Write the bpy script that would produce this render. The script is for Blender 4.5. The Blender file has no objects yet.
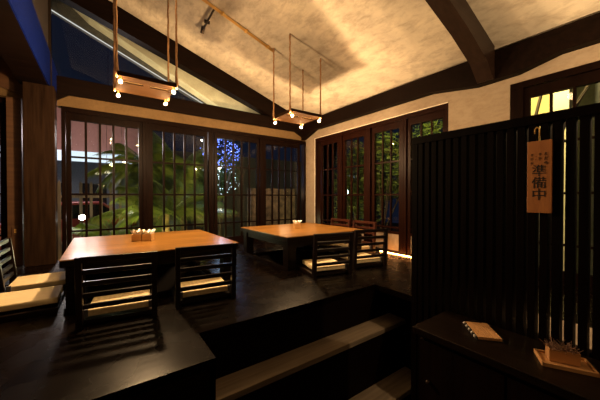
import bpy, bmesh, math, random
from mathutils import Vector, Matrix
random.seed(7)
C = bpy.context.scene.collection
SC = bpy.context.scene
PI = math.pi
EYE = 0.82                      # eye height above the raised dining floor (z = 0)

# ------------------------------------------------------------------ camera
cam = bpy.data.cameras.new('camera'); cam.sensor_width = 36; cam.lens = 278.6/600*36
cam.clip_start = 0.02; cam.clip_end = 200
camo = bpy.data.objects.new('camera', cam); C.objects.link(camo)
camo.location = (0, 0, EYE)
camo.rotation_euler = (math.radians(90-0.617), 0, -math.radians(35.52))
SC.camera = camo
# ------------------------------------------------------------------ world
w = bpy.data.worlds.new('night_sky'); SC.world = w; w.use_nodes = True
bg = w.node_tree.nodes['Background']
bg.inputs[0].default_value = (0.10, 0.15, 0.34, 1); bg.inputs[1].default_value = 0.045
# ------------------------------------------------------------------ exposure
SC.view_settings.view_transform = 'Standard'; SC.view_settings.look = 'None'
SC.view_settings.exposure = 0.0; SC.view_settings.gamma = 1.0; SC.view_settings.use_curve_mapping = False
SC.cycles.max_bounces = 8; SC.cycles.transparent_max_bounces = 24
SC.cycles.sample_clamp_indirect = 3.0
BULB = 1200.0                    # radiance of each pendant bulb
WARM = (1.0, 0.62, 0.29)

def lamp(name, loc, power, color, radius=0.05, kind='POINT', aim=None, angle=60):
    l = bpy.data.lights.new(name, kind); l.energy = power; l.color = color
    l.shadow_soft_size = radius
    if kind == 'SPOT': l.spot_size = math.radians(angle); l.spot_blend = 0.6
    o = bpy.data.objects.new(name, l); C.objects.link(o); o.location = loc
    if aim is not None:
        o.rotation_euler = (Vector(aim)-Vector(loc)).to_track_quat('-Z', 'Y').to_euler()
    return o
# unseen fill added under each pendant, then ceiling spotlights aimed down on the two tables
lamp('pendant_fill', (.37, 3.20, 1.50), 128, (1, .64, .32), .035)
lamp('pendant_fill', (2.215, 3.175, 1.50), 130, (1, .64, .32), .035)
lamp('table_spotlight', (0.45, 3.0, 3.3), 88, (1, .62, .28), .05, 'SPOT', (0.42, 3.2, .38), 62)
lamp('table_spotlight', (2.2, 2.9, 2.85), 56, (1, .62, .28), .05, 'SPOT', (2.35, 3.15, .38), 62)
# unseen lamps added for the rooms beside and behind the camera
lamp('unseen_lamp', (2.6, -.2, 1.75), 88, (1, .66, .34), .03)
lamp('unseen_lamp', (-.05, 1.3, 2.7), 6, (1, .62, .30), .06)  # added fill for the left part of the ceiling
lamp('entrance_fill', (.3, -1.9, 1.9), 16, (1, .60, .27), .06)  # added fill with no fixture, behind the camera
# garden lights outside
lamp('garden_light', (0.9, 5.7, -0.2), 60, (1, .86, .28), .1)
lamp('garden_light', (.2, 5.6, .1), 26, (.95, .85, .45), .1)
lamp('garden_light', (-2.4, 9.6, 1.0), 60, (.80, .88, 1), .2)
lamp('garden_light', (2.3, 6.3, 1.3), 16, (.45, .65, 1), .1)  # added blue fill on the leaves of the string-light tree
lamp('garden_light', (3.3, 5.2, .9), 5, (1, .60, .30), .1)
lamp('garden_light', (4.0, 2.75, 2.5), 80, (1, .85, .22), .1)
lamp('garden_light', (3.95, 4.1, .3), 16, (.95, .85, .40), .1)
lamp('garden_light', (4.5, 1.25, 3.0), 260, (1, .78, .34), .05, 'SPOT', (5.8, 1.25, 1.9), 95)

# ------------------------------------------------------------------ helpers
def ray(px, py):
    r = (px-300)/278.6
    c, s = math.cos(math.radians(35.52)), math.sin(math.radians(35.52))
    return Vector((r*c+s, -r*s+c, (197-py)/278.6))
def onY(px, py, Y):
    d = ray(px, py); t = Y/d.y; return Vector((d.x*t, Y, EYE+d.z*t))
def onX(px, py, X):
    d = ray(px, py); t = X/d.x; return Vector((X, d.y*t, EYE+d.z*t))

def nodes(m):
    m.use_nodes = True; return m.node_tree.nodes, m.node_tree.links, m.node_tree.nodes['Principled BSDF']
def mat(name, col, rough=.5, metal=0, emit=None, estr=0, noise=0, nscale=20, bump=0, stretch=None, col2=None, spec=.5, coat=0):
    m = bpy.data.materials.new(name); n, l, p = nodes(m)
    p.inputs['Base Color'].default_value = (*col, 1); p.inputs['Roughness'].default_value = rough
    p.inputs['Metallic'].default_value = metal; p.inputs['Specular IOR Level'].default_value = spec
    if coat: p.inputs['Coat Weight'].default_value = coat; p.inputs['Coat Roughness'].default_value = .15
    if emit: p.inputs['Emission Color'].default_value = (*emit, 1); p.inputs['Emission Strength'].default_value = estr
    if noise or bump or col2:
        tc = n.new('ShaderNodeTexCoord'); mp = n.new('ShaderNodeMapping'); l.new(tc.outputs['Object'], mp.inputs[0])
        if stretch: mp.inputs['Scale'].default_value = stretch
        nz = n.new('ShaderNodeTexNoise'); nz.inputs['Scale'].default_value = nscale; nz.inputs['Detail'].default_value = 6
        l.new(mp.outputs[0], nz.inputs['Vector'])
        rp = n.new('ShaderNodeValToRGB'); rp.color_ramp.elements[0].position = .32; rp.color_ramp.elements[1].position = .68
        c2 = col2 or tuple(max(0, c*(1-noise)) for c in col)
        rp.color_ramp.elements[0].color = (*c2, 1); rp.color_ramp.elements[1].color = (*col, 1)
        l.new(nz.outputs[0], rp.inputs[0]); l.new(rp.outputs[0], p.inputs['Base Color'])
        if bump:
            b = n.new('ShaderNodeBump'); b.inputs['Strength'].default_value = bump; b.inputs['Distance'].default_value = .01
            l.new(nz.outputs[0], b.inputs['Height']); l.new(b.outputs[0], p.inputs['Normal'])
    return m
def wood(name, c1, c2, axis='Z', rough=.4, bump=.25, sc=14, coat=0, spec=.5):
    st = {'X': (.07, 1, 1), 'Y': (1, .07, 1), 'Z': (1, 1, .07)}[axis]
    return mat(name, c1, rough, col2=c2, nscale=sc*2, bump=bump*.5, stretch=st, coat=coat, spec=spec)
def plank_floor(name, c1, c2, axis='X', w=.14, length=1.8, rough=.20):
    m = bpy.data.materials.new(name); n, l, p = nodes(m)
    tc = n.new('ShaderNodeTexCoord'); mp = n.new('ShaderNodeMapping'); l.new(tc.outputs['Object'], mp.inputs[0])
    if axis == 'Y': mp.inputs['Rotation'].default_value = (0, 0, PI/2)
    br = n.new('ShaderNodeTexBrick'); l.new(mp.outputs[0], br.inputs[0])
    br.inputs['Color1'].default_value = (*c1, 1); br.inputs['Color2'].default_value = (*c2, 1)
    br.inputs['Mortar'].default_value = (.002, .0015, .001, 1); br.inputs['Scale'].default_value = 1
    br.inputs['Brick Width'].default_value = length; br.inputs['Row Height'].default_value = w
    br.inputs['Mortar Size'].default_value = .0018
    nz = n.new('ShaderNodeTexNoise'); nz.inputs['Scale'].default_value = 30; nz.inputs['Detail'].default_value = 8
    mp2 = n.new('ShaderNodeMapping'); mp2.inputs['Scale'].default_value = (.06, 1, 1); l.new(mp.outputs[0], mp2.inputs[0]); l.new(mp2.outputs[0], nz.inputs['Vector'])
    mx = n.new('ShaderNodeMix'); mx.data_type = 'RGBA'; mx.blend_type = 'MULTIPLY'; mx.inputs[0].default_value = .8
    rp = n.new('ShaderNodeValToRGB'); rp.color_ramp.elements[0].position = .3; rp.color_ramp.elements[1].position = .7
    rp.color_ramp.elements[0].color = (.35, .33, .3, 1); rp.color_ramp.elements[1].color = (1, 1, 1, 1)
    l.new(nz.outputs[0], rp.inputs[0]); l.new(br.outputs[0], mx.inputs[6]); l.new(rp.outputs[0], mx.inputs[7]); l.new(mx.outputs[2], p.inputs['Base Color'])
    mr = n.new('ShaderNodeMapRange'); mr.inputs[3].default_value = rough; mr.inputs[4].default_value = rough+.14; p.inputs['Specular IOR Level'].default_value = .2
    n2 = n.new('ShaderNodeTexNoise'); n2.inputs['Scale'].default_value = 5; l.new(tc.outputs['Object'], n2.inputs['Vector']); l.new(n2.outputs[0], mr.inputs[0]); l.new(mr.outputs[0], p.inputs['Roughness'])
    b = n.new('ShaderNodeBump'); b.inputs['Strength'].default_value = .12; b.inputs['Distance'].default_value = .003
    l.new(nz.outputs[0], b.inputs['Height']); l.new(b.outputs[0], p.inputs['Normal'])
    return m
def plaster(name, c1, c2, c3, sc=1.3):
    m = bpy.data.materials.new(name); n, l, p = nodes(m); p.inputs['Roughness'].default_value = .75
    p.inputs['Specular IOR Level'].default_value = .25
    tc = n.new('ShaderNodeTexCoord')
    n1 = n.new('ShaderNodeTexNoise'); n1.inputs['Scale'].default_value = sc; n1.inputs['Detail'].default_value = 9; n1.inputs['Roughness'].default_value = .62; n1.inputs['Distortion'].default_value = .2
    l.new(tc.outputs['Object'], n1.inputs['Vector'])
    r1 = n.new('ShaderNodeValToRGB'); r1.color_ramp.elements[0].position = .34; r1.color_ramp.elements[1].position = .66
    r1.color_ramp.elements[0].color = (*c2, 1); r1.color_ramp.elements[1].color = (*c1, 1)
    e = r1.color_ramp.elements.new(.5); e.color = tuple((a+b)/2 for a, b in zip((*c1, 1), (*c2, 1)))
    l.new(n1.outputs[0], r1.inputs[0])
    n2 = n.new('ShaderNodeTexNoise'); n2.inputs['Scale'].default_value = sc*9; n2.inputs['Detail'].default_value = 12; n2.inputs['Roughness'].default_value = .7; n2.inputs['Distortion'].default_value = .3
    mp = n.new('ShaderNodeMapping'); mp.inputs['Scale'].default_value = (1, .45, 1); mp.inputs['Rotation'].default_value = (0, 0, .5); l.new(tc.outputs['Object'], mp.inputs[0]); l.new(mp.outputs[0], n2.inputs['Vector'])
    r2 = n.new('ShaderNodeValToRGB'); r2.color_ramp.elements[0].position = .36; r2.color_ramp.elements[1].position = .55
    r2.color_ramp.elements[0].color = (*c3, 1); r2.color_ramp.elements[1].color = (1, 1, 1, 1); l.new(n2.outputs[0], r2.inputs[0])
    mx = n.new('ShaderNodeMix'); mx.data_type = 'RGBA'; mx.blend_type = 'MULTIPLY'; mx.inputs[0].default_value = .7
    l.new(r1.outputs[0], mx.inputs[6]); l.new(r2.outputs[0], mx.inputs[7]); l.new(mx.outputs[2], p.inputs['Base Color'])
    b = n.new('ShaderNodeBump'); b.inputs['Strength'].default_value = .3; b.inputs['Distance'].default_value = .008
    l.new(n2.outputs[0], b.inputs['Height']); l.new(b.outputs[0], p.inputs['Normal'])
    return m
def glass_mat():
    m = bpy.data.materials.new('window_glass'); m.use_nodes = True; n, l = m.node_tree.nodes, m.node_tree.links
    n.clear(); o = n.new('ShaderNodeOutputMaterial'); t = n.new('ShaderNodeBsdfTransparent'); g = n.new('ShaderNodeBsdfGlossy')
    t.inputs[0].default_value = (.93, .96, .96, 1); g.inputs['Roughness'].default_value = .01
    f = n.new('ShaderNodeFresnel'); f.inputs[0].default_value = 1.35; mx = n.new('ShaderNodeMixShader')
    l.new(f.outputs[0], mx.inputs[0]); l.new(t.outputs[0], mx.inputs[1]); l.new(g.outputs[0], mx.inputs[2]); l.new(mx.outputs[0], o.inputs[0])
    return m
def emis(name, col, s):
    m = bpy.data.materials.new(name); m.use_nodes = True; n, l = m.node_tree.nodes, m.node_tree.links
    n.clear(); o = n.new('ShaderNodeOutputMaterial'); e = n.new('ShaderNodeEmission'); e.inputs[0].default_value = (*col, 1); e.inputs[1].default_value = s
    l.new(e.outputs[0], o.inputs[0]); return m

M = {}
M['plaster'] = plaster('ceiling_plaster', (.76, .67, .52), (.46, .40, .32), (.60, .56, .54), 1.1)
M['wallplaster'] = plaster('wall_plaster', (0.3456, 0.2736, 0.1944), (0.2736, 0.2088, 0.1440), (.8, .76, .72), 2.5)
M['bandplaster'] = plaster('band_plaster', (.17, .105, .045), (.13, .078, .030), (.8, .76, .72), 2.5)
M['beam'] = wood('beam_wood', (0.0084, 0.0039, 0.0025), (0.0045, 0.0022, 0.0014), 'X', .55, .2, spec=.05)
M['rafter'] = wood('rafter_wood', (0.0240, 0.0125, 0.0086), (0.0134, 0.0067, 0.0048), 'X', .38, .25, spec=.22)
M['post'] = wood('column_wood', (0.0263, 0.0136, 0.0074), (0.0115, 0.0057, 0.0031), 'Z', .5, .5, 16, spec=.05)
M['brown'] = wood('brown_board', (0.1040, 0.0464, 0.0192), (0.0640, 0.0280, 0.0120), 'X', .5, .2)
M['frame'] = wood('window_wood', (0.0076, 0.0030, 0.0017), (0.0039, 0.0015, 0.0009), 'Z', .4, .2, spec=.05)
M['redframe'] = wood('redbrown_window_wood', (0.0152, 0.0043, 0.0020), (0.0081, 0.0023, 0.0013), 'Z', .4, .2, spec=.05)
M['slat'] = wood('partition_wood', (0.0042, 0.0021, 0.0013), (0.0021, 0.0010, 0.0008), 'Z', .5, .2, spec=.05)
M['counter'] = wood('counter_wood', (0.0110, 0.0055, 0.0030), (0.0050, 0.0025, 0.0015), 'Y', .35, .2, spec=.22)
M['cabinet'] = wood('cabinet_wood', (0.0100, 0.0045, 0.0030), (0.0055, 0.0025, 0.0018), 'Z', .5, .2, spec=.05)
M['floor'] = plank_floor('floor_planks', (0.0051, 0.0025, 0.0013), (0.0030, 0.0015, 0.0008), 'X')
M['step'] = plank_floor('step_planks', (.34, .28, .215), (.20, .16, .12), 'X', .6, 9.0, rough=.30)
M['riser'] = wood('riser_wood', (0.0048, 0.0020, 0.0014), (0.0028, 0.0012, 0.0008), 'X', .6, .1, spec=.05)
M['pit'] = mat('pit_lining', (.008, .005, .004), .8)
M['table'] = wood('table_top_wood', (.32, .15, .034), (.15, .066, .014), 'X', .28, .03, 9, spec=.28)
M['tabledark'] = wood('table_edge_wood', (0.0060, 0.0030, 0.0020), (0.0035, 0.0020, 0.0015), 'X', .4, .15, spec=.08)
M['chair'] = wood('chair_wood', (0.0090, 0.0045, 0.0032), (0.0045, 0.0023, 0.0016), 'X', .35, .15, spec=.22)
M['chairred'] = wood('red_chair_wood', (0.0600, 0.0156, 0.0072), (0.0300, 0.0084, 0.0048), 'X', .4, .15, spec=.22)
M['mat_seat'] = mat('straw_mat', (.80, .66, .40), .7, col2=(.66, .52, .29), nscale=60, stretch=(1, .05, 1), bump=.2)
M['tape'] = mat('mat_border', (.09, .09, .11), .8)
M['rope'] = mat('hemp_rope', (.45, .24, .10), .85, col2=(.26, .13, .05), nscale=90, bump=.8, stretch=(1, 1, .5))
M['plank'] = wood('pendant_wood', (0.0202, 0.0091, 0.0029), (0.0134, 0.0055, 0.0017), 'X', .85, .15, spec=.03)
M['brass'] = mat('brass_pipe', (.75, .45, .12), .45, .3)
M['iron'] = mat('dark_iron', (.05, .035, .025), .45, .8)
M['bulb'] = emis('bulb_glow', WARM, BULB)
M['slotglow'] = emis('slot_glow', (1, .55, .15), 2.2)
M['led'] = emis('led_line', (1, .96, .88), .8)
M['floorled'] = emis('warm_led_line', (1, .38, .08), 120)
M['blue'] = mat('blue_light_on_beam', (.003, .012, .13), .6, col2=(.002, .007, .08), nscale=60, bump=.3, spec=.05)  # blue of the outside light put into the board's colour
M['cream'] = mat('cream_board', (.80, .70, .48), .7, col2=(.64, .54, .36), nscale=6)
M['greyboard'] = mat('grey_board', (.10, .095, .085), .7, noise=.3, nscale=20)
M['edgelight'] = mat('edge_highlight', (.75, .66, .52), .6)  # paleness puts the highlight along the frame edge into colour
M['glass'] = glass_mat()
M['kick'] = mat('pale_kick_panel', (.26, .20, .15), .6, noise=.3, nscale=12)
M['palewood'] = wood('pale_wood', (.34, .23, .15), (.24, .16, .10), 'Z', .6, .15)
M['sign'] = wood('sign_wood', (.50, .20, .055), (.38, .14, .04), 'Z', .5, .15)
M['ink'] = mat('black_ink', (.006, .005, .005), .6)
M['redink'] = mat('red_ink', (.22, .02, .01), .6)
M['tray'] = wood('tray_wood', (.66, .36, .15), (.50, .26, .10), 'X', .5, .15)
M['twig'] = mat('dried_twigs', (.34, .20, .14), .8, noise=.4)
M['napkin'] = mat('white_napkin', (.95, .93, .85), .8)
M['holder'] = wood('holder_wood', (.70, .42, .15), (.50, .27, .08), 'X', .5, .15)
M['cord'] = mat('dark_cord', (.012, .012, .016), .7)
M['bead'] = mat('pale_bead_knob', (.50, .48, .44), .4)
M['darkwall'] = mat('dark_wall', (0.0250, 0.0150, 0.0100), .8, noise=.3)
M['soil'] = mat('garden_soil', (.03, .025, .018), .9, noise=.5, nscale=6)
M['frond'] = mat('palm_leaf', (.16, .21, .03), .45, col2=(.08, .12, .02), nscale=4)
M['palmtrunk'] = mat('palm_trunk', (.32, .20, .09), .8, noise=.5, nscale=18, bump=.6)
M['leaf'] = mat('shrub_leaf', (.13, .155, .035), .5, col2=(.045, .08, .02), nscale=6)
M['bark'] = mat('tree_bark', (.12, .08, .05), .85, noise=.5, nscale=14, bump=.6)
M['stone'] = mat('stone_wall', (.16, .11, .075), .9, noise=.7, nscale=9, bump=1.0)
M['mauve'] = mat('mauve_brown_wall', (.24, .115, .095), .85, noise=.15, nscale=12, emit=(.24, .115, .095), estr=0)
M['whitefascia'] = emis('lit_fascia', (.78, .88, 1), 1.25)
M['greywall'] = mat('grey_carport', (.22, .23, .26), .8, noise=.3)
M['carpaint'] = mat('car_paint', (.30, .05, .045), .25, coat=.5)
M['tyre'] = mat('tyre_rubber', (.01, .01, .01), .8)
M['darkglass'] = mat('car_glass', (.01, .012, .016), .08)
M['headlight'] = emis('headlight_glow', (1, .95, .85), 45)
M['bluelights'] = emis('blue_string_lights', (.16, .24, 1), 5)
M['whitelights'] = emis('white_string_lights', (.7, .9, 1), 4)
M['lantern'] = emis('lantern_glow', (1, .82, .50), 1.6)
M['pathlight'] = emis('path_light_glow', (1, .88, .66), 3)
M['yellowwall'] = mat('yellow_render', (.75, .58, .26), .8, noise=.12, nscale=5)
M['creampillar'] = mat('cream_pillar', (.88, .78, .52), .8)

class MB:
    def __init__(s): s.bm = bmesh.new()
    def box(s, x0, x1, y0, y1, z0, z1, mtx=None):
        v = [s.bm.verts.new((x, y, z)) for x in (x0, x1) for y in (y0, y1) for z in (z0, z1)]
        for f in ((0,1,3,2),(4,6,7,5),(0,4,5,1),(2,3,7,6),(0,2,6,4),(1,5,7,3)): s.bm.faces.new([v[i] for i in f])
        if mtx is not None:
            for q in v: q.co = mtx @ q.co
        return s
    def hull_box(s, a, b, wd, ht, up=Vector((0,0,1))):       # square bar from a to b
        a, b = Vector(a), Vector(b); d = (b-a).normalized(); r = d.cross(up).normalized() if abs(d.dot(up)) < .99 else Vector((1,0,0)); u = r.cross(d)
        vs = []
        for p in (a, b):
            for i, j in ((-1,-1),(1,-1),(1,1),(-1,1)): vs.append(s.bm.verts.new(p+r*i*wd/2+u*j*ht/2))
        for i in range(4): s.bm.faces.new((vs[i], vs[(i+1)%4], vs[4+(i+1)%4], vs[4+i]))
        s.bm.faces.new(vs[3::-1]); s.bm.faces.new(vs[4:]); return s
    def prism(s, pts, off):                                    # planar polygon extruded by vector off
        off = Vector(off); a = [s.bm.verts.new(p) for p in pts]; b = [s.bm.verts.new(Vector(p)+off) for p in pts]
        n = len(pts); s.bm.faces.new(a); s.bm.faces.new(b[::-1])
        for i in range(n): s.bm.faces.new((a[i], b[i], b[(i+1)%n], a[(i+1)%n]))
        return s
    def tube(s, pts, r, n=8, r2=None):
        pts = [Vector(p) for p in pts]; rings = []
        for i, p in enumerate(pts):
            d = (pts[min(i+1, len(pts)-1)]-pts[max(i-1, 0)]).normalized()
            h = Vector((0,0,1)) if abs(d.z) < .9 else Vector((1,0,0)); u = d.cross(h).normalized(); v = d.cross(u)
            f = i/(len(pts)-1); rr = r if r2 is None else r+(r2-r)*f
            if isinstance(r, (list, tuple)): rr = r[i]
            rings.append([s.bm.verts.new(p+(u*math.cos(2*PI*k/n)+v*math.sin(2*PI*k/n))*rr) for k in range(n)])
        for a, b in zip(rings, rings[1:]):
            for k in range(n): s.bm.faces.new((a[k], a[(k+1)%n], b[(k+1)%n], b[k]))
        s.bm.faces.new(rings[0][::-1]); s.bm.faces.new(rings[-1]); return s
    def ball(s, c, r, sub=2, sc=(1,1,1)):
        g = bmesh.ops.create_icosphere(s.bm, subdivisions=sub, radius=r)
        for v in g['verts']: v.co = Vector((v.co.x*sc[0], v.co.y*sc[1], v.co.z*sc[2]))+Vector(c)
        return s
    def build(s, name, m, parent=None, bevel=0, smooth=False):
        bmesh.ops.recalc_face_normals(s.bm, faces=s.bm.faces)
        me = bpy.data.meshes.new(name); s.bm.to_mesh(me); s.bm.free()
        o = bpy.data.objects.new(name, me); C.objects.link(o); me.materials.append(m)
        if parent is not None: o.parent = parent
        if smooth:
            for p in me.polygons: p.use_smooth = True
        if bevel:
            b = o.modifiers.new('bevel', 'BEVEL'); b.width = bevel; b.segments = 2; b.limit_method = 'ANGLE'
        return o
def structure(o, label=None):
    o['kind'] = 'structure'
    if label: o['label'] = label
    return o
def tag(o, label, cat, group=None, kind=None):
    o['label'] = label; o['category'] = cat
    if group: o['group'] = group
    if kind: o['kind'] = kind
    return o
def empty(name, loc, rz=0):
    o = bpy.data.objects.new(name, None); C.objects.link(o); o.location = loc; o.rotation_euler.z = rz; o.empty_display_size = .1
    return o
def copy_tree(o, parent=None):
    c = o.copy(); C.objects.link(c); c.parent = parent
    for ch in [x for x in bpy.data.objects if x.parent == o]: copy_tree(ch, c)
    return c

# ================================================================== STRUCTURE
YA, XB = 4.70, 3.49
ZHEAD, ZB0, ZB1 = 1.985, 2.14, 2.36
Y_EDGE, Y_LEFT = 1.712, 1.40
# raised floor, made with openings for the leg wells under both tables
PIT1 = (-.12, .96, 2.66, 3.74); PIT2 = (1.77, 2.78, 2.67, 3.68)
def floor_cells():
    xs = sorted({-3.2, PIT1[0], PIT1[1], .471, PIT2[0], PIT2[1], 2.09, XB+.05}); ys = sorted({-1.6, Y_LEFT, Y_EDGE, PIT1[2], PIT1[3], PIT2[2], PIT2[3], YA+.05})
    bm = bmesh.new(); vv = {}
    def V(x, y):
        if (x, y) not in vv: vv[(x, y)] = bm.verts.new((x, y, 0))
        return vv[(x, y)]
    for x0, x1 in zip(xs, xs[1:]):
        for y0, y1 in zip(ys, ys[1:]):
            cx, cy = (x0+x1)/2, (y0+y1)/2
            if any(p[0] < cx < p[1] and p[2] < cy < p[3] for p in (PIT1, PIT2)): continue
            if cy < Y_LEFT and cx < 2.09: continue
            if cy < Y_EDGE and .471 < cx < 2.09: continue
            bm.faces.new((V(x0, y0), V(x1, y0), V(x1, y1), V(x0, y1)))
    r = bmesh.ops.extrude_face_region(bm, geom=bm.faces[:])
    for g in r['geom']:
        if isinstance(g, bmesh.types.BMVert): g.co.z -= .05
    return bm
m = MB(); m.bm.free(); m.bm = floor_cells()
structure(m.build('floor', M['floor']), 'dark planked raised dining floor')
m = MB()
m.box(-3.2, .471, Y_LEFT, Y_LEFT+.03, -.95, -.05); m.box(.441, .471, Y_LEFT, Y_EDGE+.03, -.95, -.05)
m.box(.471, 2.32, Y_EDGE, Y_EDGE+.03, -.95, -.05); m.box(2.30, 2.33, -1.6, Y_EDGE, -.95, -.05)
structure(m.build('floor_riser', M['riser']), 'near black front boards of the raised floor')
for i, p in enumerate((PIT1, PIT2)):
    m = MB(); a, b, c, d = p
    m.box(a-.02, a, c, d, -.42, -.05); m.box(b, b+.02, c, d, -.42, -.05); m.box(a, b, c-.02, c, -.42, -.05); m.box(a, b, d, d+.02, -.42, -.05); m.box(a, b, c, d, -.44, -.42)
    structure(m.build('floor_leg_well', M['pit']))
# steps
m = MB(); m.box(.471, 2.30, 1.527, Y_EDGE, -.358, -.318)
structure(m.build('floor_step', M['step'], bevel=.004), 'upper step tread below the raised floor')
m = MB(); m.box(.471, 2.30, 1.537, 1.56, -.80, -.358); structure(m.build('floor_step_riser', M['riser']))
m = MB(); m.box(.471, 2.30, 1.323, 1.537, -.80, -.76)
structure(m.build('floor_step', M['step'], bevel=.004), 'lower step tread')
m = MB(); m.box(.471, 2.30, 1.333, 1.36, -.95, -.80); structure(m.build('floor_step_riser', M['riser']))
m = MB(); m.box(-3.2, XB+.05, -3.0, 1.6, -1.0, -.95); structure(m.build('floor_entrance', M['riser']), 'dark entrance floor')

# ---- gable wall (wall A) plaster band, corner, boards
m = MB(); m.box(-.45, XB, YA, YA+.12, ZHEAD, ZB0+.05); structure(m.build('wall_back', M['bandplaster']), 'plaster band above the back windows')
m = MB(); m.box(-3.2, -.76, YA, YA+.12, ZHEAD, ZB0+.05); structure(m.build('wall_back_left', M['bandplaster']))
m = MB()
m.box(XB, XB+.15, 4.372, YA+.12, -.05, ZB0+.1); m.box(XB, XB+.15, 1.741, 4.372, ZHEAD, ZB0+.1)
m.box(XB, XB+.15, 1.107, 1.741, -.05, ZB0+.1); m.box(XB, XB+.15, -3, 1.107, ZHEAD+.01, ZB0+.1)
structure(m.build('wall_right', M['wallplaster']), 'plaster wall around the garden windows')
m = MB(); m.box(XB-.012, XB, 4.364, 4.376, 0, ZHEAD); m.box(XB-.012, XB, 1.745, 4.372, ZHEAD-.004, ZHEAD+.006)
structure(m.build('trim_1', M['edgelight']), 'thin pale bead drawing the lit edge of the window frame')
# tie beams with haunches
def beamA(x0, x1, hl, hr):
    pts = [(x0, ZB1), (x0, ZB0-(.09 if hl else 0))]
    if hl: pts += [(x0+.12, ZB0-.005)] if hl == 1 else [(x0+.02, ZB0)]
    if hr: pts += [(x1-.30, ZB0), (x1, ZB0-.14)]
    else: pts += [(x1, ZB0)]
    pts += [(x1, ZB1)]
    m = MB(); m.prism([(x, YA-.03, z) for x, z in pts], (0, .2, 0)); return m
structure(beamA(-.45, XB+.02, 1, 1).build('trim_2', M['beam']), 'dark tie beam above the back windows')
m = MB(); m.prism([(x, YA-.03, z) for x, z in [(-3.2, ZB0), (-1.05, ZB0), (-.76, ZB0-.10), (-.76, 2.66), (-3.2, 2.66)]], (0, .2, 0))
structure(m.build('trim_3', M['brown']), 'brown header board left of the column')
m = MB(); m.box(-3.2, -.60, YA, YA+.12, 2.66, 4.2); structure(m.build('wall_gable_left', M['wallplaster']))
XF = XB-.10
pr = [(-3, ZB0), (.70, ZB0), (1.02, ZB0-.075), (1.40, ZB0-.085), (1.92, ZB0), (4.28, ZB0), (4.70, ZB0-.14), (4.70, ZB1), (-3, ZB1)]
m = MB(); m.prism([(XF, y, z) for y, z in pr], (.2, 0, 0)); structure(m.build('trim_4', M['beam']), 'dark wall beam with haunches over the garden windows')
# sloped ceiling
S = .336; XR = -.60
def zc(x): return EYE+1.572+S*(3.45-x)
m = MB(); m.prism([(XR, 0, zc(XR)), (XB+.1, 0, zc(XB+.1)), (XB+.1, 0, zc(XB+.1)+.1), (XR, 0, zc(XR)+.1)], (0, YA+.02, 0)); 
for v in m.bm.verts: v.co.y = YA+.02 if v.co.y > 1 else -3
structure(m.build('ceiling', M['plaster']), 'sloping mottled plaster ceiling')
# verge rafter on the gable
def raf(x): return zc(x)
m = MB(); m.prism([(-.60, YA-.05, raf(-.60)-.005), (3.45, YA-.05, raf(3.45)-.005), (3.45, YA-.05, raf(3.45)-.2), (2.8, YA-.05, raf(2.8)-.30), (-.60, YA-.05, raf(-.60)-.31)], (0, .16, 0))
structure(m.build('trim_5', M['beam']), 'dark sloping rafter along the glazed gable')
# principal rafter over the garden wall pier
R = lambda x: zc(x)-.002
pr = [(XR, R(XR)), (XF, R(XF)), (XF, ZB0-.075), (XF-.03, ZB0-.075), (XF-.20, R(XF-.2)-.26), (XF-.6, R(XF-.6)-.22), (XR, R(XR)-.22)]
m = MB(); m.prism([(x, 1.213, z) for x, z in pr], (0, .155, 0)); structure(m.build('trim_6', M['rafter']), 'dark rafter with a curved foot on the pier')
# longitudinal beam over the column
BX0, BX1, BZ0, BZ1 = -.78, -.51, 2.19, 2.66
m = MB(); m.box(BX0, BX1-.012, -3, YA+.02, BZ0, BZ1)
m.prism([(BX0, YA-.02, BZ0), (BX0, YA-.02, BZ0-.02), (BX0, YA-.35, BZ0-.02), (BX0, YA-1.2, BZ0+.06)], (BX1-.012-BX0, 0, 0))
structure(m.build('trim_7', M['beam']), 'dark beam running from the column to the entrance')
m = MB(); m.box(BX1-.012, BX1, -3, YA+.75, BZ0+.0, BZ1-.02); structure(m.build('trim_8', M['blue']), 'long beam side board coloured with blue outside light')
m = MB(); m.box(BX1-.05, BX1-.015, -3, YA, BZ1, zc(XR)+.05); structure(m.build('wall_ridge', M['darkwall']))
m = MB(); m.box(-.56, -.50, YA-.02, YA+.04, BZ1-.05, zc(-.5)); m.box(-.52, -.50, YA, YA+.04, BZ0-.05, zc(-.5)); structure(m.build('trim_9', M['iron']))
# column
m = MB(); m.box(-.735, -.455, 4.50, 4.72, 0, 2.165)
structure(m.build('trim_10', M['post'], bevel=.006), 'square dark wooden column with coarse grain')
m = MB(); m.box(-.89, -.765, 4.62, 4.78, 0, ZHEAD); structure(m.build('trim_11', M['brown']), 'narrow brown post beside the column')
# gable glass
def gp(x, z): return (x, YA+.04, z)
m = MB(); m.prism([gp(-.50, ZB1-.05), gp(3.0, ZB1-.05), gp(-.50, raf(-.5)-.2)], (0, .008, 0)); o = structure(m.build('window_gable', M['glass']), 'triangular glazed gable')
# outside verge boards seen through the gable glass
def strip(p, q, t0, t1, y, dy, name, mt, lab):
    m = MB(); m.prism([onY(*p, y), onY(*q, y), onY(*t1, y), onY(*t0, y)], (0, dy, 0)); return structure(m.build(name, mt), lab)
strip((68, -4), (282, 121), (90, 18), (240, 121), 5.02, .22, 'trim_12', M['cream'], 'pale lit roof overhang outside the gable')
strip((50, -12), (262, 128), (50, 9), (214, 111), 5.24, .10, 'trim_13', M['greyboard'], 'grey verge board outside the gable')
a, b = onY(51, 10, 5.22), onY(222, 115.5, 5.22)
m = MB(); m.hull_box(a, b, .012, .012); structure(m.build('trim_14', M['led']), 'thin white light line along the verge')
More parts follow.
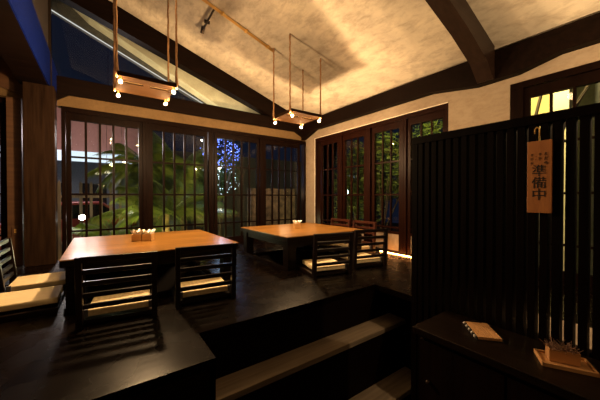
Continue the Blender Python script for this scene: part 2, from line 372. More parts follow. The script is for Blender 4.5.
# other closing walls, behind and to the left
m = MB(); m.box(-3.3, -3.2, -3, YA+.1, -1, 4.3); structure(m.build('wall_left', M['wallplaster']))
m = MB(); m.box(-3.3, XB+.1, -3.1, -3.0, -1, 4.3); structure(m.build('wall_front', M['darkwall']))
m = MB(); m.box(-3.3, BX0+.05, -3, YA+.1, 4.1, 4.2); structure(m.build('ceiling_left', M['plaster']))

# ---- windows
ROWS = (1.836, 1.346, .856, .368)
def lattice_panel(win, p0, p1, axis, plane, ncol, kick, fmat, gz0=.12, stile=.05, zt=1.825):
    # one sash between p0..p1 along axis
    def bx(mb, a0, a1, d0, d1, z0, z1):
        if axis == 'X': mb.box(a0, a1, plane+d0, plane+d1, z0, z1)
        else: mb.box(plane+d0, plane+d1, a0, a1, z0, z1)
    f = MB()
    bx(f, p0-stile, p0, 0, .05, .0, ZHEAD-.06); bx(f, p1, p1+stile, 0, .05, .0, ZHEAD-.06)
    bx(f, p0, p1, 0, .05, zt, ZHEAD-.06)
    if kick: bx(f, p0, p1, 0, .05, 0, .03); bx(f, p0, p1, 0, .05, gz0-.035, gz0)
    else: bx(f, p0, p1, 0, .05, 0, gz0)
    f.build('sash_frame', fmat, win)
    g = MB(); bw = .0135 if axis == 'X' else .010
    for i in range(1, ncol): c = p0+(p1-p0)*i/ncol; bx(g, c-bw, c+bw, .006, .038, gz0, zt)
    for z in ROWS[1:]:
        if z > gz0+.05: bx(g, p0, p1, .01, .034, z-.012, z+.012)
    g.build('lattice', fmat, win)
    q = MB(); bx(q, p0, p1, .022, .026, gz0, zt); q.build('pane', M['glass'], win)
    if kick:
        k = MB(); bx(k, p0, p1, .012, .03, .025, kick-.03); k.build('kick_panel', M['kick'], win)
def window(name, x0, x1, panels, axis, plane, ncol, fmat, kick=0, label=None, ztop=ZHEAD, fw=.04):
    wn = empty(name, (0, 0, 0)); structure(wn, label)
    f = MB()
    def bx(a0, a1, d0, d1, z0, z1):
        if axis == 'X': f.box(a0, a1, plane+d0, plane+d1, z0, z1)
        else: f.box(plane+d0, plane+d1, a0, a1, z0, z1)
    bx(x0, x1, -.025, .09, ztop-.065, ztop); bx(x0, x0+fw, -.025, .09, 0, ztop-.065); bx(x1-fw, x1, -.025, .09, 0, ztop-.065)
    f.build('window_frame', fmat, wn, bevel=.003)
    for p0, p1 in panels: lattice_panel(wn, p0, p1, axis, plane, ncol, kick-.005 if kick else 0, fmat, gz0=kick if kick else .12)
    return wn
A = lambda px: onY(px, 197, YA).x
B = lambda px: onX(px, 197, XB).y
PA = [(A(71.5), A(139)), (A(153), A(204.5)), (A(217.5), A(257)), (A(266), A(298))]
# even out the four sashes
print('sash widths', [(round(a, 3), round(b, 3), round(b-a, 3)) for a, b in PA])
for i, (pr, lab) in enumerate(zip(PA, ('back window sash nearest the column', 'second back window sash from the column', 'third back window sash from the column', 'back window sash in the corner'))):
    x0 = A(62) if i == 0 else (PA[i-1][1]+pr[0])/2
    x1 = XB if i == 3 else (pr[1]+PA[i+1][0])/2
    window('window_%d' % (i+1), x0, x1, [pr], 'X', YA, 5, M['frame'], 0, lab)
PBx = [(B(336), B(321)), (B(362.5), B(343.5)), (B(397.5), B(373)), (B(441), B(409))]
print('B widths', [(round(a, 3), round(b, 3), round(b-a, 3)) for a, b in PBx])
for i, (pr, lab) in enumerate(zip(PBx, ('garden window sash in the corner', 'second garden window sash from the corner', 'third garden window sash from the corner', 'garden window sash behind the slatted partition end'))):
    y1 = 4.372 if i == 0 else (PBx[i-1][0]+pr[1])/2
    y0 = 1.741 if i == 3 else (pr[0]+PBx[i+1][1])/2
    window('window_%d' % (i+5), y0, y1, [pr], 'Y', XB+.03, 3, M['redframe'], .31, lab)
b2 = [B(v) for v in (527.6, 545.5, 549, 569, 573.5, 595)]
q = [(b2[1], b2[0])]
window('window_9', -.85, 1.107, [(b2[5]-.02, b2[0]), (-.72, b2[5]-.14)], 'Y', XB+.03, 3, M['frame'], 0, 'window behind the slatted partition', ZHEAD+.01, .11)
window('window_10', -2.3, -.89, [(-2.2, -1.62), (-1.52, -.96)], 'X', YA, 4, M['frame'], 0, 'window left of the column')

# ---- slatted partition
XP = 1.75
PY1, PY0, PZT = 1.118, -1.0, EYE+.405
part = empty('wall_partition', (0, 0, 0)); structure(part, 'black slatted screen partition')
m = MB(); y = PY1-.045
while y > PY0:
    m.box(XP, XP+.058, y-.030, y, -.95, PZT-.045); y -= .046
m.build('slats', M['slat'], part)
m = MB(); m.box(XP-.008, XP+.062, PY0, PY1, PZT-.045, PZT); m.box(XP-.004, XP+.060, PY1-.04, PY1, -.95, PZT-.04); m.build('frame', M['slat'], part)
m = MB(); m.box(2.11, 2.46, PY0, 1.0, .0005, .012); tag(m.build('floor_mat', M['kick']), 'long pale straw mat on the floor behind the slatted partition', 'mat')

# ================================================================== THINGS
# counter: cabinets and worktop
ZC = EYE-.704; CX0, CX1 = 1.379, 1.745
ws = MB(); ws.box(CX0, CX1, -.9, .874, ZC-.035, ZC)
tag(ws.build('countertop', M['counter'], bevel=.003), 'long dark wooden countertop along the slatted partition', 'countertop')
edges = [.85, .45, .16, -.25, -.85]
labs = ['dark wooden cabinet at the step end of the counter', 'dark wooden cabinet below the slatted mat on the counter', 'dark wooden cabinet below the twig planter tray', 'dark wooden cabinet at the camera end of the counter']
for i in range(4):
    y1, y0 = edges[i], edges[i+1]
    c = empty('cabinet', (CX0+.02, (y0+y1)/2, -.95)); h = (y1-y0)/2
    tag(c, labs[i], 'cabinet', 'cabinets under the counter')
    m = MB(); m.box(.02, CX1-CX0-.03, -h+.001, h-.001, 0, ZC-.035+.95); m.build('body', M['cabinet'], c)
    m = MB(); m.box(0, .018, -h+.005, h-.005, .06, ZC-.06+.95); d = m.build('door', M['cabinet'], c, bevel=.002)
    m = MB(); m.ball((-.012, h-.06, .80), .012); m.tube([(-.012, h-.06, .80), (.002, h-.06, .80)], .005); m.build('knob', M['iron'], d, smooth=True)

# tables
def make_table(x0, x1, y0, y1, label):
    cx, cy = (x0+x1)/2, (y0+y1)/2; hx, hy = (x1-x0)/2, (y1-y0)/2
    t = empty('dining_table', (cx, cy, 0)); tag(t, label, 'table', 'low square tables over leg wells')
    m = MB(); m.box(-hx, hx, -hy, hy, .372, .380); m.build('tabletop', M['table'], t)
    m = MB(); m.box(-hx, hx, -hy, hy, .325, .3715); m.build('tabletop_edge', M['tabledark'], t, bevel=.003)
    m = MB(); a = .06
    m.box(-hx+a, hx-a, -hy+.05, -hy+.08, .255, .325); m.box(-hx+a, hx-a, hy-.08, hy-.05, .255, .325)
    m.box(-hx+.05, -hx+.08, -hy+a, hy-a, .255, .325); m.box(hx-.08, hx-.05, -hy+a, hy-a, .255, .325); m.build('apron', M['tabledark'], t)
    for sx in (-1, 1):
        for sy in (-1, 1):
            m = MB(); m.box(sx*(hx-.085)-.055, sx*(hx-.085)+.055, sy*(hy-.085)-.055, sy*(hy-.085)+.055, 0, .325); m.build('leg', M['tabledark'], t, bevel=.004)
    m = MB(); m.box(-hx+.03, hx-.03, -hy+.02, -hy+.03, 0, .03); m.box(-hx+.02, -hx+.03, -hy+.02, hy-.02, 0, .03); m.build('base_rail', M['tabledark'], t)
    return t
make_table(-.24, 1.08, 2.535, 3.85, 'low square table by the column with glossy amber top')
make_table(1.65, 2.90, 2.55, 3.80, 'low square table in the corner with glossy amber top')

# floor chairs
def make_chair(wm, label, grp):
    c = empty('floor_chair', (0, 0, 0)); tag(c, label, 'chair', grp)
    W = .223
    for s in (-1, 1):
        m = MB(); x = s*(W-.017)
        m.prism([(x-.017, -.215, 0), (x-.017, -.165, 0), (x-.017, -.165, .10), (x-.017, -.205, .452), (x-.017, -.24, .452), (x-.017, -.215, .10)], (.034, 0, 0))
        m.build('back_post', wm, c, bevel=.003)
        m = MB(); m.box(x-.017, x+.017, -.165, .215, 0, .04); m.build('side_rail', wm, c, bevel=.003)
    def by(z): return -.19-.035*max(0, z-.1)/.35
    for z in (.432, .356, .281, .206, .134):
        m = MB(); b = by(z); m.box(-W+.034, W-.034, b-.011, b+.011, z-.015, z+.020 if z > .4 else z+.015); m.build('back_slat', wm, c, bevel=.003)
    m = MB(); m.box(-W+.034, W-.034, -.165, .215, .012, .036); m.build('seat', wm, c)
    m = MB(); m.box(-.178, .178, -.160, .212, .056, .100); cu = m.build('cushion', M['mat_seat'], c, bevel=.008)
    for s in (-1, 1):
        m = MB(); m.box(s*.179-.010, s*.179+.010, -.163, -.135, .054, .1025); m.build('corner_tape', M['tape'], cu)
    return c
front = make_chair(M['chair'], '', 'slatted floor chairs round the tables')
def put(src, x, y, rz, label):
    global used
    o = src if not used else copy_tree(src); used = True
    o.location = (x, y, 0); o.rotation_euler.z = rz; o['label'] = label; return o
used = False
rr = math.radians(-7)
put(front, .115, 2.36, rr, 'black floor chair at the near side of the column table, closest to the column')
put(front, .685, 2.36, rr, 'black floor chair at the column table\'s near side, closest to the corner table')
put(front, 1.99, 2.33, math.radians(-14), 'black floor chair at the corner table\'s near side, beside its dark table leg')
put(front, 2.57, 2.33, math.radians(-14), 'black floor chair at the corner table\'s near side, beside the garden windows')
put(front, -.46, 3.35, -PI/2, 'slatted floor chair left of the column table, the one against the column')
put(front, -.47, 2.82, -PI/2, 'slatted floor chair left of the column table, farther from the column')
redc = make_chair(M['chairred'], '', 'slatted floor chairs round the tables'); used = False
put(redc, 3.06, 3.42, PI/2, 'reddish slatted floor chair between corner table and garden windows, nearer the room corner')
put(redc, 3.06, 2.90, PI/2, 'reddish slatted floor chair between corner table and garden windows, farther from the room corner')

# pendants
def make_pendant(cx, cy, label, ztop):
    zb = EYE+1.075
    p = empty('pendant_lamp', (cx, cy, zb)); tag(p, label, 'pendant lamp', 'hanging plank lamps on ropes')
    m = MB(); hx, hy = .245, .235
    m.box(-hx, hx, -hy, hy, .036, .050)
    m.box(-hx, hx, -hy, -hy+.02, .012, .036); m.box(-hx, hx, hy-.02, hy, .012, .036); m.box(-hx, -hx+.02, -hy+.02, hy-.02, .012, .036); m.box(hx-.02, hx, -hy+.02, hy-.02, .012, .036)
    m.box(-hx+.02, hx-.02, -hy+.02, -.10, .012, .022); m.box(-hx+.02, hx-.02, -.06, hy-.02, .012, .022); m.box(-.03, .03, -.10, -.06, .012, .022)
    m.build('plank_body', M['plank'], p)
    m = MB(); m.box(-hx+.05, -.035, -.098, -.062, .024, .027); m.box(.035, hx-.05, -.098, -.062, .024, .027); m.build('light_slot', M['slotglow'], p)
    for sx in (-1, 1):
        for sy in (-1, 1):
            bx, by = sx*.222, sy*.212
            m = MB(); m.tube([(bx, by, .012), (bx, by, -.022)], .007, 10); so = m.build('socket', M['brass'], p, smooth=False)
            m = MB(); m.ball((bx, by, -.036), .0145, 2); m.build('bulb', M['bulb'], so, smooth=True)
            rx, ry = sx*(hx+.006), sy*(hy-.03)
            zt = zc(cx+rx)-zb
            m = MB(); n = 26; pts = []; rad = []
            for k in range(n+1):
                z = .0+(zt)*k/n; pts.append((rx+.002*math.sin(k*1.7), ry+.002*math.cos(k*2.1), z)); rad.append(.0085+(.0022 if k % 2 else 0))
            rad[1] = .017; rad[2] = .014; rad[-2] = .014
            m.tube(pts, rad, 8); m.build('rope', M['rope'], p, smooth=True)
    return p
make_pendant(.37, 3.20, 'hanging wooden plank lamp with four bulbs over the column table', 0)
make_pendant(2.215, 3.175, 'hanging wooden plank lamp with four bulbs over the corner table', 0)

# brass conduit on the ceiling with a branch
cd = empty('ceiling_conduit', (1.99, 3.42, zc(1.99)-.02)); tag(cd, 'twin brass pipes running along the sloping ceiling to the corner lamp', 'pipe')
for dy in (-.014, .014):
    m = MB(); m.tube([(0, dy, 0), (-1.9, dy, S*1.9)], .008, 8); m.build('pipe', M['brass'], cd, smooth=True)
for k in range(6):
    m = MB(); m.box(-.1-.32*k-.012, -.1-.32*k+.012, -.03, .03, S*(.1+.32*k)-.008, S*(.1+.32*k)+.012); m.build('clip', M['brass'], cd)
sp = empty('ceiling_spotlight', (1.15, 3.44, zc(1.15)-.03)); tag(sp, 'short brass arm with spotlight head branching off the ceiling pipes', 'spotlight')
m = MB(); m.tube([(0, 0, 0), (0, .46, -.02)], .013, 8); m.build('arm', M['iron'], sp, smooth=True)
m = MB(); m.tube([(0, .44, .01), (0, .50, -.05)], .026, 12); m.build('head', M['iron'], sp)
m = MB(); m.box(-.035, .035, .27, .295, -.025, .012); m.build('bracket', M['iron'], sp)

# napkin holders
def make_holder(x, y, rz, label, n):
    h = empty('napkin_holder', (x, y, .380), rz); tag(h, label, 'napkin holder', 'napkin holders on the tables')
    for k in range(n):
        ox = (k-(n-1)/2)*.098
        m = MB(); s = .045; t = .006
        m.box(ox-s, ox+s, -s, -s+t, 0, .07); m.box(ox-s, ox+s, s-t, s, 0, .07); m.box(ox-s, ox-s+t, -s+t, s-t, 0, .07); m.box(ox+s-t, ox+s, -s+t, s-t, 0, .07); m.box(ox-s, ox+s, -s, s, 0, .005)
        m.build('box', M['holder'], h, bevel=.002)
        m = MB(); bm = m.bm; N = 28; ctr = bm.verts.new((ox, 0, .075)); ring = []
        for i in range(N):
            a = 2*PI*i/N; sq = s*.93/max(abs(math.cos(a)), abs(math.sin(a))); ring.append(bm.verts.new((ox+math.cos(a)*sq*.9, math.sin(a)*sq*.9, .066)))
        top = []
        for i in range(N):
            a = 2*PI*i/N; rr_ = .040+.018*(i % 4 == 0)+.006*random.random(); top.append(bm.verts.new((ox+math.cos(a)*rr_*1.15, math.sin(a)*rr_*1.2, .086+.020*(i % 4 in (0, 1))+.008*random.random())))
        mid = [bm.verts.new((ox+math.cos(2*PI*i/N)*.02, math.sin(2*PI*i/N)*.02, .085+.012*random.random())) for i in range(N)]
        for i in range(N):
            j = (i+1) % N
            bm.faces.new((ring[i], ring[j], top[j], top[i])); bm.faces.new((top[i], top[j], mid[j], mid[i])); bm.faces.new((mid[i], mid[j], ctr))
        m.build('napkins', M['napkin'], h)
    return h
make_holder(.345, 3.20, math.radians(-30), 'pair of small wooden boxes of white napkins on the column table', 2)
make_holder(2.25, 3.22, math.radians(-20), 'small wooden box of white napkins on the corner table', 1)

# sign with lettering
sg = empty('hanging_sign', (XP-.028, .425, EYE-.077)); tag(sg, 'narrow vertical orange wooden sign with black characters hanging on the partition', 'sign')
m = MB(); m.box(0, .012, -.047, .047, 0, .349); m.build('board', M['sign'], sg, bevel=.0015)
m = MB(); pts = []
for k in range(15):
    a = PI*k/14; pts.append((.008+.0, .010+.0*k+.009*math.cos(a), .402+.012*math.sin(a)))
m.tube([(.006, .003, .335), (.006, .001, .402)]+[(.006, .010-.009*math.cos(PI*k/8), .402+.012*math.sin(PI*k/8)) for k in range(1, 9)]+[(.006, .019, .385)], .0032, 6)
m.build('hook', M['brass'], sg, smooth=True)
def text(s, size, y, z, mt, parent, name='lettering', bold=.0):
    c = bpy.data.curves.new(name, 'FONT'); c.body = s; c.size = size; c.align_x = 'CENTER'; c.align_y = 'CENTER'; c.extrude = .0008; c.offset = bold
    o = bpy.data.objects.new(name, c); C.objects.link(o); o.parent = parent
    bpy.context.view_layer.update()
    me = bpy.data.meshes.new_from_object(o.evaluated_get(bpy.context.evaluated_depsgraph_get())); me.materials.clear(); me.materials.append(mt)
    bpy.data.objects.remove(o); q = bpy.data.objects.new(name, me); C.objects.link(q); q.parent = parent
    q.location = (-.0012, y, z); q.rotation_euler = (PI/2, 0, -PI/2); return q
for ch, z in (('準', .200), ('備', .142), ('中', .085)): text(ch, .060, 0, z, M['ink'], sg, 'large_character', 0)
for ch, z in (('た', .282), ('だ', .261), ('今', .238)): text(ch, .019, -.026, z, M['ink'], sg, 'small_character', 0)
for (y, z, mt) in ((-.004, .281, 'ink'), (-.003, .262, 'ink'), (.027, .281, 'ink'), (.028, .261, 'ink'), (.028, .240, 'ink'), (.012, .270, 'redink'), (.013, .256, 'redink')):
    w_ = .006 if mt == 'ink' else .003
    p_ = [(-.001, y+w_*a_, z+w_*b_) for a_, b_ in ((-1, .9), (1, 1.0), (-.2, .5), (-1, .1), (1.1, .2), (0, -.3), (0, -1.1), (.9, -.9))]
    m = MB(); m.tube(p_[:8 if mt == 'ink' else 3], .0008, 4); m.build('brush_mark', M[mt], sg)
# slatted mat / stack on counter
def cnt(px, py): 
    d = ray(px, py); t = (ZC-EYE)/d.z; return Vector((d.x*t, d.y*t, ZC))
c0, c1, c2, c3 = cnt(467, 325.5), cnt(487, 327), cnt(503, 341.5), cnt(480, 341.5)
ctr = (c0+c1+c2+c3)/4
ang = math.atan2((c3-c0).y, (c3-c0).x); L = (c3-c0).length; W2 = ((c1-c0).length+(c2-c3).length)/2
print('mat', ctr, math.degrees(ang), L, W2)
mt_ = empty('slatted_booklet', (ctr.x, ctr.y, ZC), ang); tag(mt_, 'small pale wooden slatted booklet with dark beaded binding on the counter', 'booklet')
L = min(max(L, .14), .22); W2 = min(max(W2, .10), .18)
m = MB(); n = 9
for k in range(n): m.box(-L/2, L/2, -W2/2+W2*k/n, -W2/2+W2*(k+1)/n-.0008, .003, .016)
m.build('slats', M['tray'], mt_, bevel=.001)
m = MB(); m.box(-L/2-.004, L/2+.004, -W2/2-.008, W2/2+.008, 0, .003)
m.box(-L/2, L/2, -W2/2-.008, -W2/2-.001, .003, .014); m.box(-L/2, L/2, W2/2+.001, W2/2+.006, .003, .014); m.build('binding', M['cord'], mt_)
for k in range(5):
    for s in (-1,):
        m = MB(); m.ball((-L/2+.014+(L-.028)*k/4, s*(W2/2+.010), .012), .008, 2); m.build('bead', M['bead'], mt_, smooth=True)
# tray with twig box
t0, t1, t2, t3 = cnt(543, 356), cnt(560, 351), cnt(588.5, 374), cnt(557, 374)
ctr = cnt(566, 365); print('tray', [tuple(round(v, 3) for v in q) for q in (t0, t1, t2, t3)], ctr)
tr = empty('wooden_tray', (ctr.x, ctr.y, ZC), math.radians(-62)); tag(tr, 'small rectangular pale wooden tray on the counter under the twig box', 'tray')
m = MB(); a, b = .088, .060
m.box(-a, a, -b, b, 0, .006); m.box(-a, a, -b, -b+.007, .006, .016); m.box(-a, a, b-.007, b, .006, .016); m.box(-a, -a+.007, -b, b, .006, .016); m.box(a-.007, a, -b, b, .006, .016)
m.build('rim', M['tray'], tr, bevel=.001)
tb = empty('twig_box', (ctr.x+.008, ctr.y+.008, ZC+.0065), math.radians(-62)); tag(tb, 'small wooden box of dried twigs standing in the pale tray', 'planter box')
m = MB(); a, b, hh = .050, .026, .052
m.box(-a, a, -b, -b+.004, 0, hh); m.box(-a, a, b-.004, b, 0, hh); m.box(-a, -a+.004, -b+.004, b-.004, 0, hh); m.box(a-.004, a, -b+.004, b-.004, 0, hh); m.box(-a, a, -b, b, 0, .003)
m.build('box', M['tray'], tb, bevel=.001)
m = MB(); m.box(-a+.004, a-.004, -b+.004, b-.004, .003, .044)
for k in range(110):
    p = Vector((random.uniform(-a+.006, a-.006), random.uniform(-b+.006, b-.006), .043)); d = Vector((random.uniform(-1, 1), random.uniform(-1, 1), random.uniform(.2, 1.0))).normalized()
    q = p+d*random.uniform(.02, .05); q.z = max(q.z, .056); m.tube([p, q, q+Vector((random.uniform(-.008, .008), random.uniform(-.008, .008), random.uniform(-.003, .006)))], .0011, 4)
m.build('twigs', M['twig'], tb)

# low railing by the left window, outlet on post
rl = empty('slatted_railing', (-1.3, 4.45, 0)); tag(rl, 'tall brown slatted railing in front of the window left of the column', 'railing')
for z in (1.06, .10):
    m = MB(); m.box(-.6, .33, -.02, .02, z, z+.05); m.build('rail', M['brown'], rl)
for k in range(9):
    x = -.57+k*.105; m = MB(); m.box(x-.022, x+.022, -.012, .012, 0.0, 1.06); m.build('slat', M['brown'], rl)
ol = empty('power_outlet', (-.825, 4.617, .42)); tag(ol, 'small brass outlet plate on the narrow post beside the column', 'outlet')
m = MB(); m.box(-.03, .03, -.006, 0, -.05, .05); m.build('plate', M['brown'], ol, bevel=.002)
m = MB(); m.box(-.008, .008, -.0075, -.005, .005, .02); m.box(-.008, .008, -.0075, -.005, -.02, -.005); m.build('socket', M['brass'], ol)
# floor light line
m = MB(); m.box(XB-.065, XB-.059, 2.20, 2.72, .001, .006); tag(m.build('floor_light_strip', M['floorled']), 'glowing orange light strip on the floor at the garden windows', 'light strip')

# ================================================================== OUTSIDE
m = MB(); m.box(-14, XB+.0, YA+.15, 22, -.75, -.70); m.box(XB+.16, 14, -6, YA+.15, -.75, -.70); m.box(XB, 14, YA+.15, 22, -.75, -.70)
structure(m.build('ground', M['soil']))
# palm trees
def frond(L, droop, wd, rnd):
    m = MB(); bm = m.bm; n = 38; pts = []
    for i in range(n+1):
        f = i/n; pts.append(Vector((L*f*(1-.18*f*droop), 0, L*(.55*f-droop*f*f))))
    m.tube(pts[::3]+[pts[-1]], .012, 5, r2=.003)
    for i in range(2, n):
        for s in (-1, 1):
            p = pts[i]; d = (pts[i+1]-pts[i-1]).normalized(); l = wd*math.sin(PI*(.12+.86*i/n))**.6*rnd.uniform(.85, 1.1)
            side = (Vector((0, s, 0))*.75+d*.65+Vector((0, 0, -.35))).normalized(); tip = p+side*l+Vector((0, 0, -.18*l))
            wv = d*.011; a = bm.verts.new(p-wv*.4); b = bm.verts.new(p+wv*.4); mm = p+side*l*.5
            c = bm.verts.new(mm+wv*1.3); e = bm.verts.new(mm-wv*1.3); t = bm.verts.new(tip)
            bm.faces.new((a, b, c, e)); bm.faces.new((e, c, t))
    return m
def palm(x, y, h, L, nf, label, seed, droop=.7):
    rnd = random.Random(seed); t = empty('palm_tree', (x, y, -.70)); tag(t, label, 'palm tree', 'palms outside the back windows')
    m = MB(); pts = []; rad = []
    for k in range(13): pts.append((.04*math.sin(k*.5), .03*math.cos(k*.4), h*k/12)); rad.append((.085 if k % 2 else .07)*(1.25-.35*k/12))
    m.tube(pts, rad, 10); m.build('trunk', M['palmtrunk'], t)
    for k in range(nf):
        m = frond(L*rnd.uniform(.8, 1.1), droop*rnd.uniform(.5, 1.35), .46*L/1.3, rnd)
        o = m.build('frond', M['frond'], t); o.location = (.02, 0, h); o.rotation_euler = (rnd.uniform(-.2, .2), -rnd.uniform(-.35, .75), 2*PI*k/nf+rnd.uniform(-.2, .2))
palm(.80, 6.9, 2.1, 1.15, 22, 'palm with drooping fronds outside behind the column table', 3)
palm(1.15, 6.5, 1.15, 1.35, 20, 'low palm lit yellow green outside the second sash', 5, .55)
palm(1.75, 7.8, 2.1, 1.5, 20, 'dark tall palm outside between second and third sash', 8)
palm(.30, 7.6, .45, 1.1, 16, 'low palm whose fronds fill the sill of the first sash', 11, .6)
# tree with string lights
def leafball(m, c, r, n, size, rnd, sc=(1, 1, 1)):
    bm = m.bm
    for _ in range(n):
        d = Vector((rnd.gauss(0, 1), rnd.gauss(0, 1), rnd.gauss(0, 1))).normalized()*r*rnd.uniform(.35, 1)**.5
        p = Vector(c)+Vector((d.x*sc[0], d.y*sc[1], d.z*sc[2])); u = Vector((rnd.gauss(0, 1), rnd.gauss(0, 1), rnd.gauss(0, 1))).normalized(); v = u.orthogonal().normalized()
        s = size*rnd.uniform(.6, 1.3)
        vs = [bm.verts.new(p+u*s), bm.verts.new(p+v*s*.4), bm.verts.new(p-u*s), bm.verts.new(p-v*s*.4)]; bm.faces.new(vs)
def tree(x, y, h, r, label, seed, nleaf=1500, size=.05, lights=None, trunkr=.07, sc=(1, 1, 1), z0=-.70, name='garden_tree', cat='tree', grp=None):
    rnd = random.Random(seed); t = empty(name, (x, y, z0)); tag(t, label, cat, grp)
    m = MB(); m.tube([(0, 0, 0), (.03, .02, h*.4), (-.02, .04, h*.75)], trunkr, 8, r2=trunkr*.5)
    for k in range(7):
        a = rnd.uniform(0, 6.28); m.tube([(0, .02, h*.4), (math.cos(a)*r*.4, math.sin(a)*r*.4, h*.7), (math.cos(a)*r*.7, math.sin(a)*r*.7, h*.95)], trunkr*.4, 5, r2=.008)
    m.build('trunk', M['bark'], t)
    m = MB()
    for k in range(6): leafball(m, (rnd.uniform(-.5, .5)*r*sc[0], rnd.uniform(-.5, .5)*r*sc[1], h+rnd.uniform(-.6, .5)*r*sc[2]), r*.6, nleaf//6, size, rnd, sc)
    m.build('foliage', M['leaf'], t)
    if lights:
        for mtl, nl, zz, rad in lights:
            m = MB()
            for _ in range(nl):
                d = Vector((rnd.gauss(0, 1), rnd.gauss(0, 1), rnd.gauss(0, 1))).normalized()*r*rnd.uniform(.7, 1.08)
                m.ball((d.x*sc[0], -abs(d.y)*sc[1], h+zz+d.z*sc[2]*.6), rad*rnd.uniform(.6, 1.3), 1)
            o = m.build('string_lights', mtl, t); o['kind'] = 'stuff'
tree(2.55, 7.2, 2.35, .62, 'tree wound with tiny blue and white lights outside the third sash', 21, 2600, .05,
     [(M['bluelights'], 260, .3, .011), (M['whitelights'], 60, -.35, .011)], sc=(.8, .8, 1.25))
# stone wall outside fourth sash
m = MB(); bm_ = m.box(2.75, 3.95, 5.75, 5.95, -.70, 1.02); structure(m.build('wall_garden', M['stone']), 'rough stone garden wall')
m = MB(); m.box(1.3, 7.0, 9.6, 9.8, -.70, 2.3); structure(m.build('wall_garden_back', M['greyboard']), 'dark garden wall behind the palms')
# shrubs on the garden side
gy = [5.5, 4.5, 3.6, 2.7]
for i, (gy_, lab) in enumerate(zip(gy, ('leafy dark shrub outside the corner end of the garden windows', 'leafy dark shrub outside the second garden window sash', 'leafy dark shrub outside the third garden window sash', 'tall yellow green lit shrub outside the sash behind the partition end'))):
    tree(4.65+.15*(i % 2), gy_, 1.95 if i < 3 else 2.25, .60, lab, 31+i, 6000, .045, None, .035, (.9, .8, 2.0), name='garden_shrub', cat='shrub', grp='shrubs outside the garden windows')
# yellow house wall beyond the partition window
m = MB(); m.box(5.9, 6.05, 1.02, 2.2, 1.75, 3.3); structure(m.build('wall_neighbour', M['yellowwall']), 'yellow lit outside wall')
m = MB(); m.box(5.9, 6.05, -3.5, 2.2, -.70, 1.75); m.box(5.9, 6.05, -3.5, 1.02, 1.75, 3.3); structure(m.build('wall_neighbour_base', M['greyboard']), 'dark grey outside wall')
m = MB(); m.box(5.3, 5.5, .99, 1.18, -.70, 3.2); tag(m.build('garden_pillar', M['creampillar']), 'bright cream pillar outside behind the hanging sign', 'pillar')
tk = MB(); tk.tube([(4.9, 1.0, -.7), (4.92, 1.05, .6), (4.95, 1.15, 1.3), (4.9, 1.45, 2.2)], .05, 8, r2=.03); tk.tube([(4.94, 1.12, 1.2), (4.9, .95, 1.8), (4.95, .7, 2.3)], .03, 8, r2=.02); tk.tube([(4.93, 1.3, 1.75), (4.9, 1.2, 2.2)], .02, 6)
b_ = tk.build('bare_tree', M['bark']); tag(b_, 'leaning bare tree trunk outside the window behind the partition', 'tree')
tk = MB(); tk.tube([(4.4, .50, -.7), (4.42, .52, .8), (4.4, .50, 2.4)], .10, 10, r2=.07); tag(tk.build('tree_trunk', M['bark']), 'thick dark trunk outside at the far right window pane', 'tree')

# mauve building and carport beyond the first sash
bd = empty('carport_building', (0, 12, -.7)); tag(bd, 'mauve brown building with bright white lit fascia outside the first sash', 'building')
m = MB(); m.box(-6.5, 1.25, 0, .4, 2.86+.2, 4.6); m.build('upper_wall', M['mauve'], bd)
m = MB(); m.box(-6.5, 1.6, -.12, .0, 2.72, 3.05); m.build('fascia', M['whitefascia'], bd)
m = MB(); m.box(-6.5, 1.6, 3.0, 3.2, 0, 3.1); m.box(-2.6, -2.45, .1, .25, 0, 2.9); m.box(.3, .45, .1, .25, 0, 2.9); m.build('carport_wall', M['greywall'], bd)
for k in range(4):
    m = MB(); m.box(-5.2+k*1.5, -4.3+k*1.5, 2.95, 3.0, 1.1, 2.1); m.build('window', M['darkglass'], bd)
lamp('garden_light', (-.4, 9.8, 2.4), 210, (1, .82, .78), .3)
for vx in (.3, .9, 1.5, 2.1): lamp('verge_fill', (vx, 4.90, 2.22), 9, (1, .80, .50), .05)  # unseen lamps added behind the tie beam to brighten the pale overhang
# lanterns
for i, (px, py, s, lab) in enumerate(((98.5, 171.5, .06, 'cream lantern hanging outside the first sash, larger left one'), (107, 171, .05, 'cream lantern hanging outside the first sash, middle one'), (122, 174, .045, 'small cream lantern hanging outside the first sash near the palm'))):
    p = onY(px, py, 7.6); ln = empty('hanging_lantern', p); tag(ln, lab, 'lantern', 'garden lanterns')
    m = MB(); m.tube([(0, 0, -s), (0, 0, s)], [s*1.1, s*.8], 10); m.build('shade', M['lantern'], ln)
    m = MB(); m.tube([(0, 0, s), (0, 0, 1.6)], .004, 5); m.build('cord', M['iron'], ln)
    m = MB(); m.tube([(0, 0, s), (0, 0, s+.02)], s*.5, 8); m.build('cap', M['iron'], ln)
# wire carrying them
m = MB(); m.tube([(-1.6, 7.6, onY(98, 171, 7.6).z+1.6), (1.2, 7.6, onY(98, 171, 7.6).z+1.6)], .01, 6); tag(m.build('lantern_wire', M['iron']), 'dark wire carrying the garden lanterns', 'wire')
# picket fence
pf = empty('picket_fence', (.1, 8.6, -.7)); tag(pf, 'pale picket fence outside among the palms', 'fence')
for k in range(10):
    x = -.9+k*.2; m = MB(); m.prism([(x-.03, 0, 0), (x+.03, 0, 0), (x+.03, 0, 1.85), (x, 0, 1.92), (x-.03, 0, 1.85)], (0, .03, 0)); m.build('picket', M['palewood'], pf)
for z in (.4, 1.5):
    m = MB(); m.box(-1.0, 1.0, .03, .06, z, z+.06); m.build('rail', M['palewood'], pf)
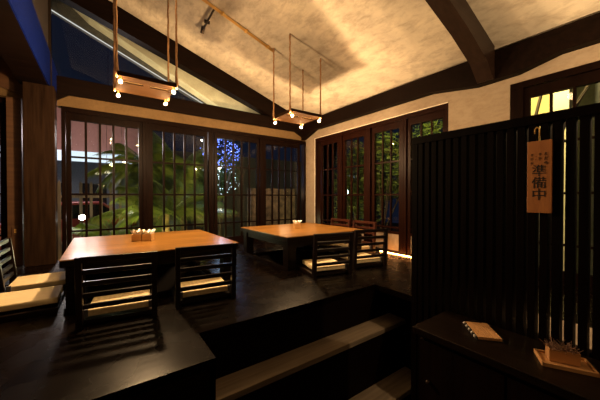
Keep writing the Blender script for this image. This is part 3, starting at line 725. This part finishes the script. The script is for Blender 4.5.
# car
cr = empty('car', (-1.0, 9.6, -.70), math.radians(20)); tag(cr, 'dark red car with one glaring headlight parked outside the first sash', 'car')
prof = [(-2.0, .35), (-2.05, .75), (-1.5, .88), (-1.0, .95), (-.5, 1.38), (.8, 1.40), (1.5, .98), (2.0, .9), (2.05, .4)]
m = MB(); m.prism([(x, -.8, z) for x, z in prof], (0, 1.6, 0)); m.build('body', M['carpaint'], cr, bevel=.06)
m = MB(); m.prism([(x, -.81, z) for x, z in [(-.9, .98), (-.47, 1.31), (.75, 1.33), (1.35, .98)]], (0, 1.62, 0)); m.prism([(-1.02, -.68, .98), (-.55, -.68, 1.36), (-.52, -.68, 1.33), (-.97, -.68, .96)], (0, 1.36, 0)); m.build('windows', M['darkglass'], cr)
for sx in (-1.3, 1.3):
    for sy in (-.78, .62):
        m = MB(); m.tube([(sx, sy, .32), (sx, sy+.18, .32)], .32, 20); m.build('wheel', M['tyre'], cr)
for sy in (-.6, .6):
    m = MB(); m.ball((-2.05, sy, .68), .07, 2, (.4, 1.3, .8)); m.build('headlight', M['headlight'], cr, smooth=True)
# street light glare lamps and path lights
for px, py, Y, r, lab in ((82, 217.5, 7.4, .055, 'glaring white garden floodlight low outside the first sash'), (202, 169.5, 8.5, .04, 'small round white lamp outside the second sash near its stile'), (202, 140.5, 9.5, .022, 'tiny white lamp high outside the second sash')):
    p = onY(px, py, Y); g = empty('garden_lamp', (p.x, p.y, -.70)); tag(g, lab, 'lamp', 'garden lamps')
    m = MB(); m.ball((0, 0, p.z+.70), r, 2); m.build('globe', M['headlight'], g, smooth=True)
    m = MB(); m.tube([(0, 0, 0), (0, 0, p.z+.70-r)], .015, 6); m.build('pole', M['iron'], g)
for px, py, Y, s, lab in ((220.5, 210, 7.0, .09, 'small pagoda path light glowing outside the third sash'), (131, 212.5, 7.0, .08, 'small pagoda path light glowing among palms in the first sash')):
    p = onY(px, py, Y); g = empty('path_light', (p.x, p.y, -.70)); tag(g, lab, 'path light', 'pagoda path lights')
    m = MB(); m.tube([(0, 0, p.z+.70-.02), (0, 0, p.z+.70), (0, 0, p.z+.70+.05)], [s, s*.8, .01], 10); m.build('shade', M['pathlight'], g)
    m = MB(); m.tube([(0, 0, 0), (0, 0, p.z+.68)], .015, 6); m.build('pole', M['iron'], g)
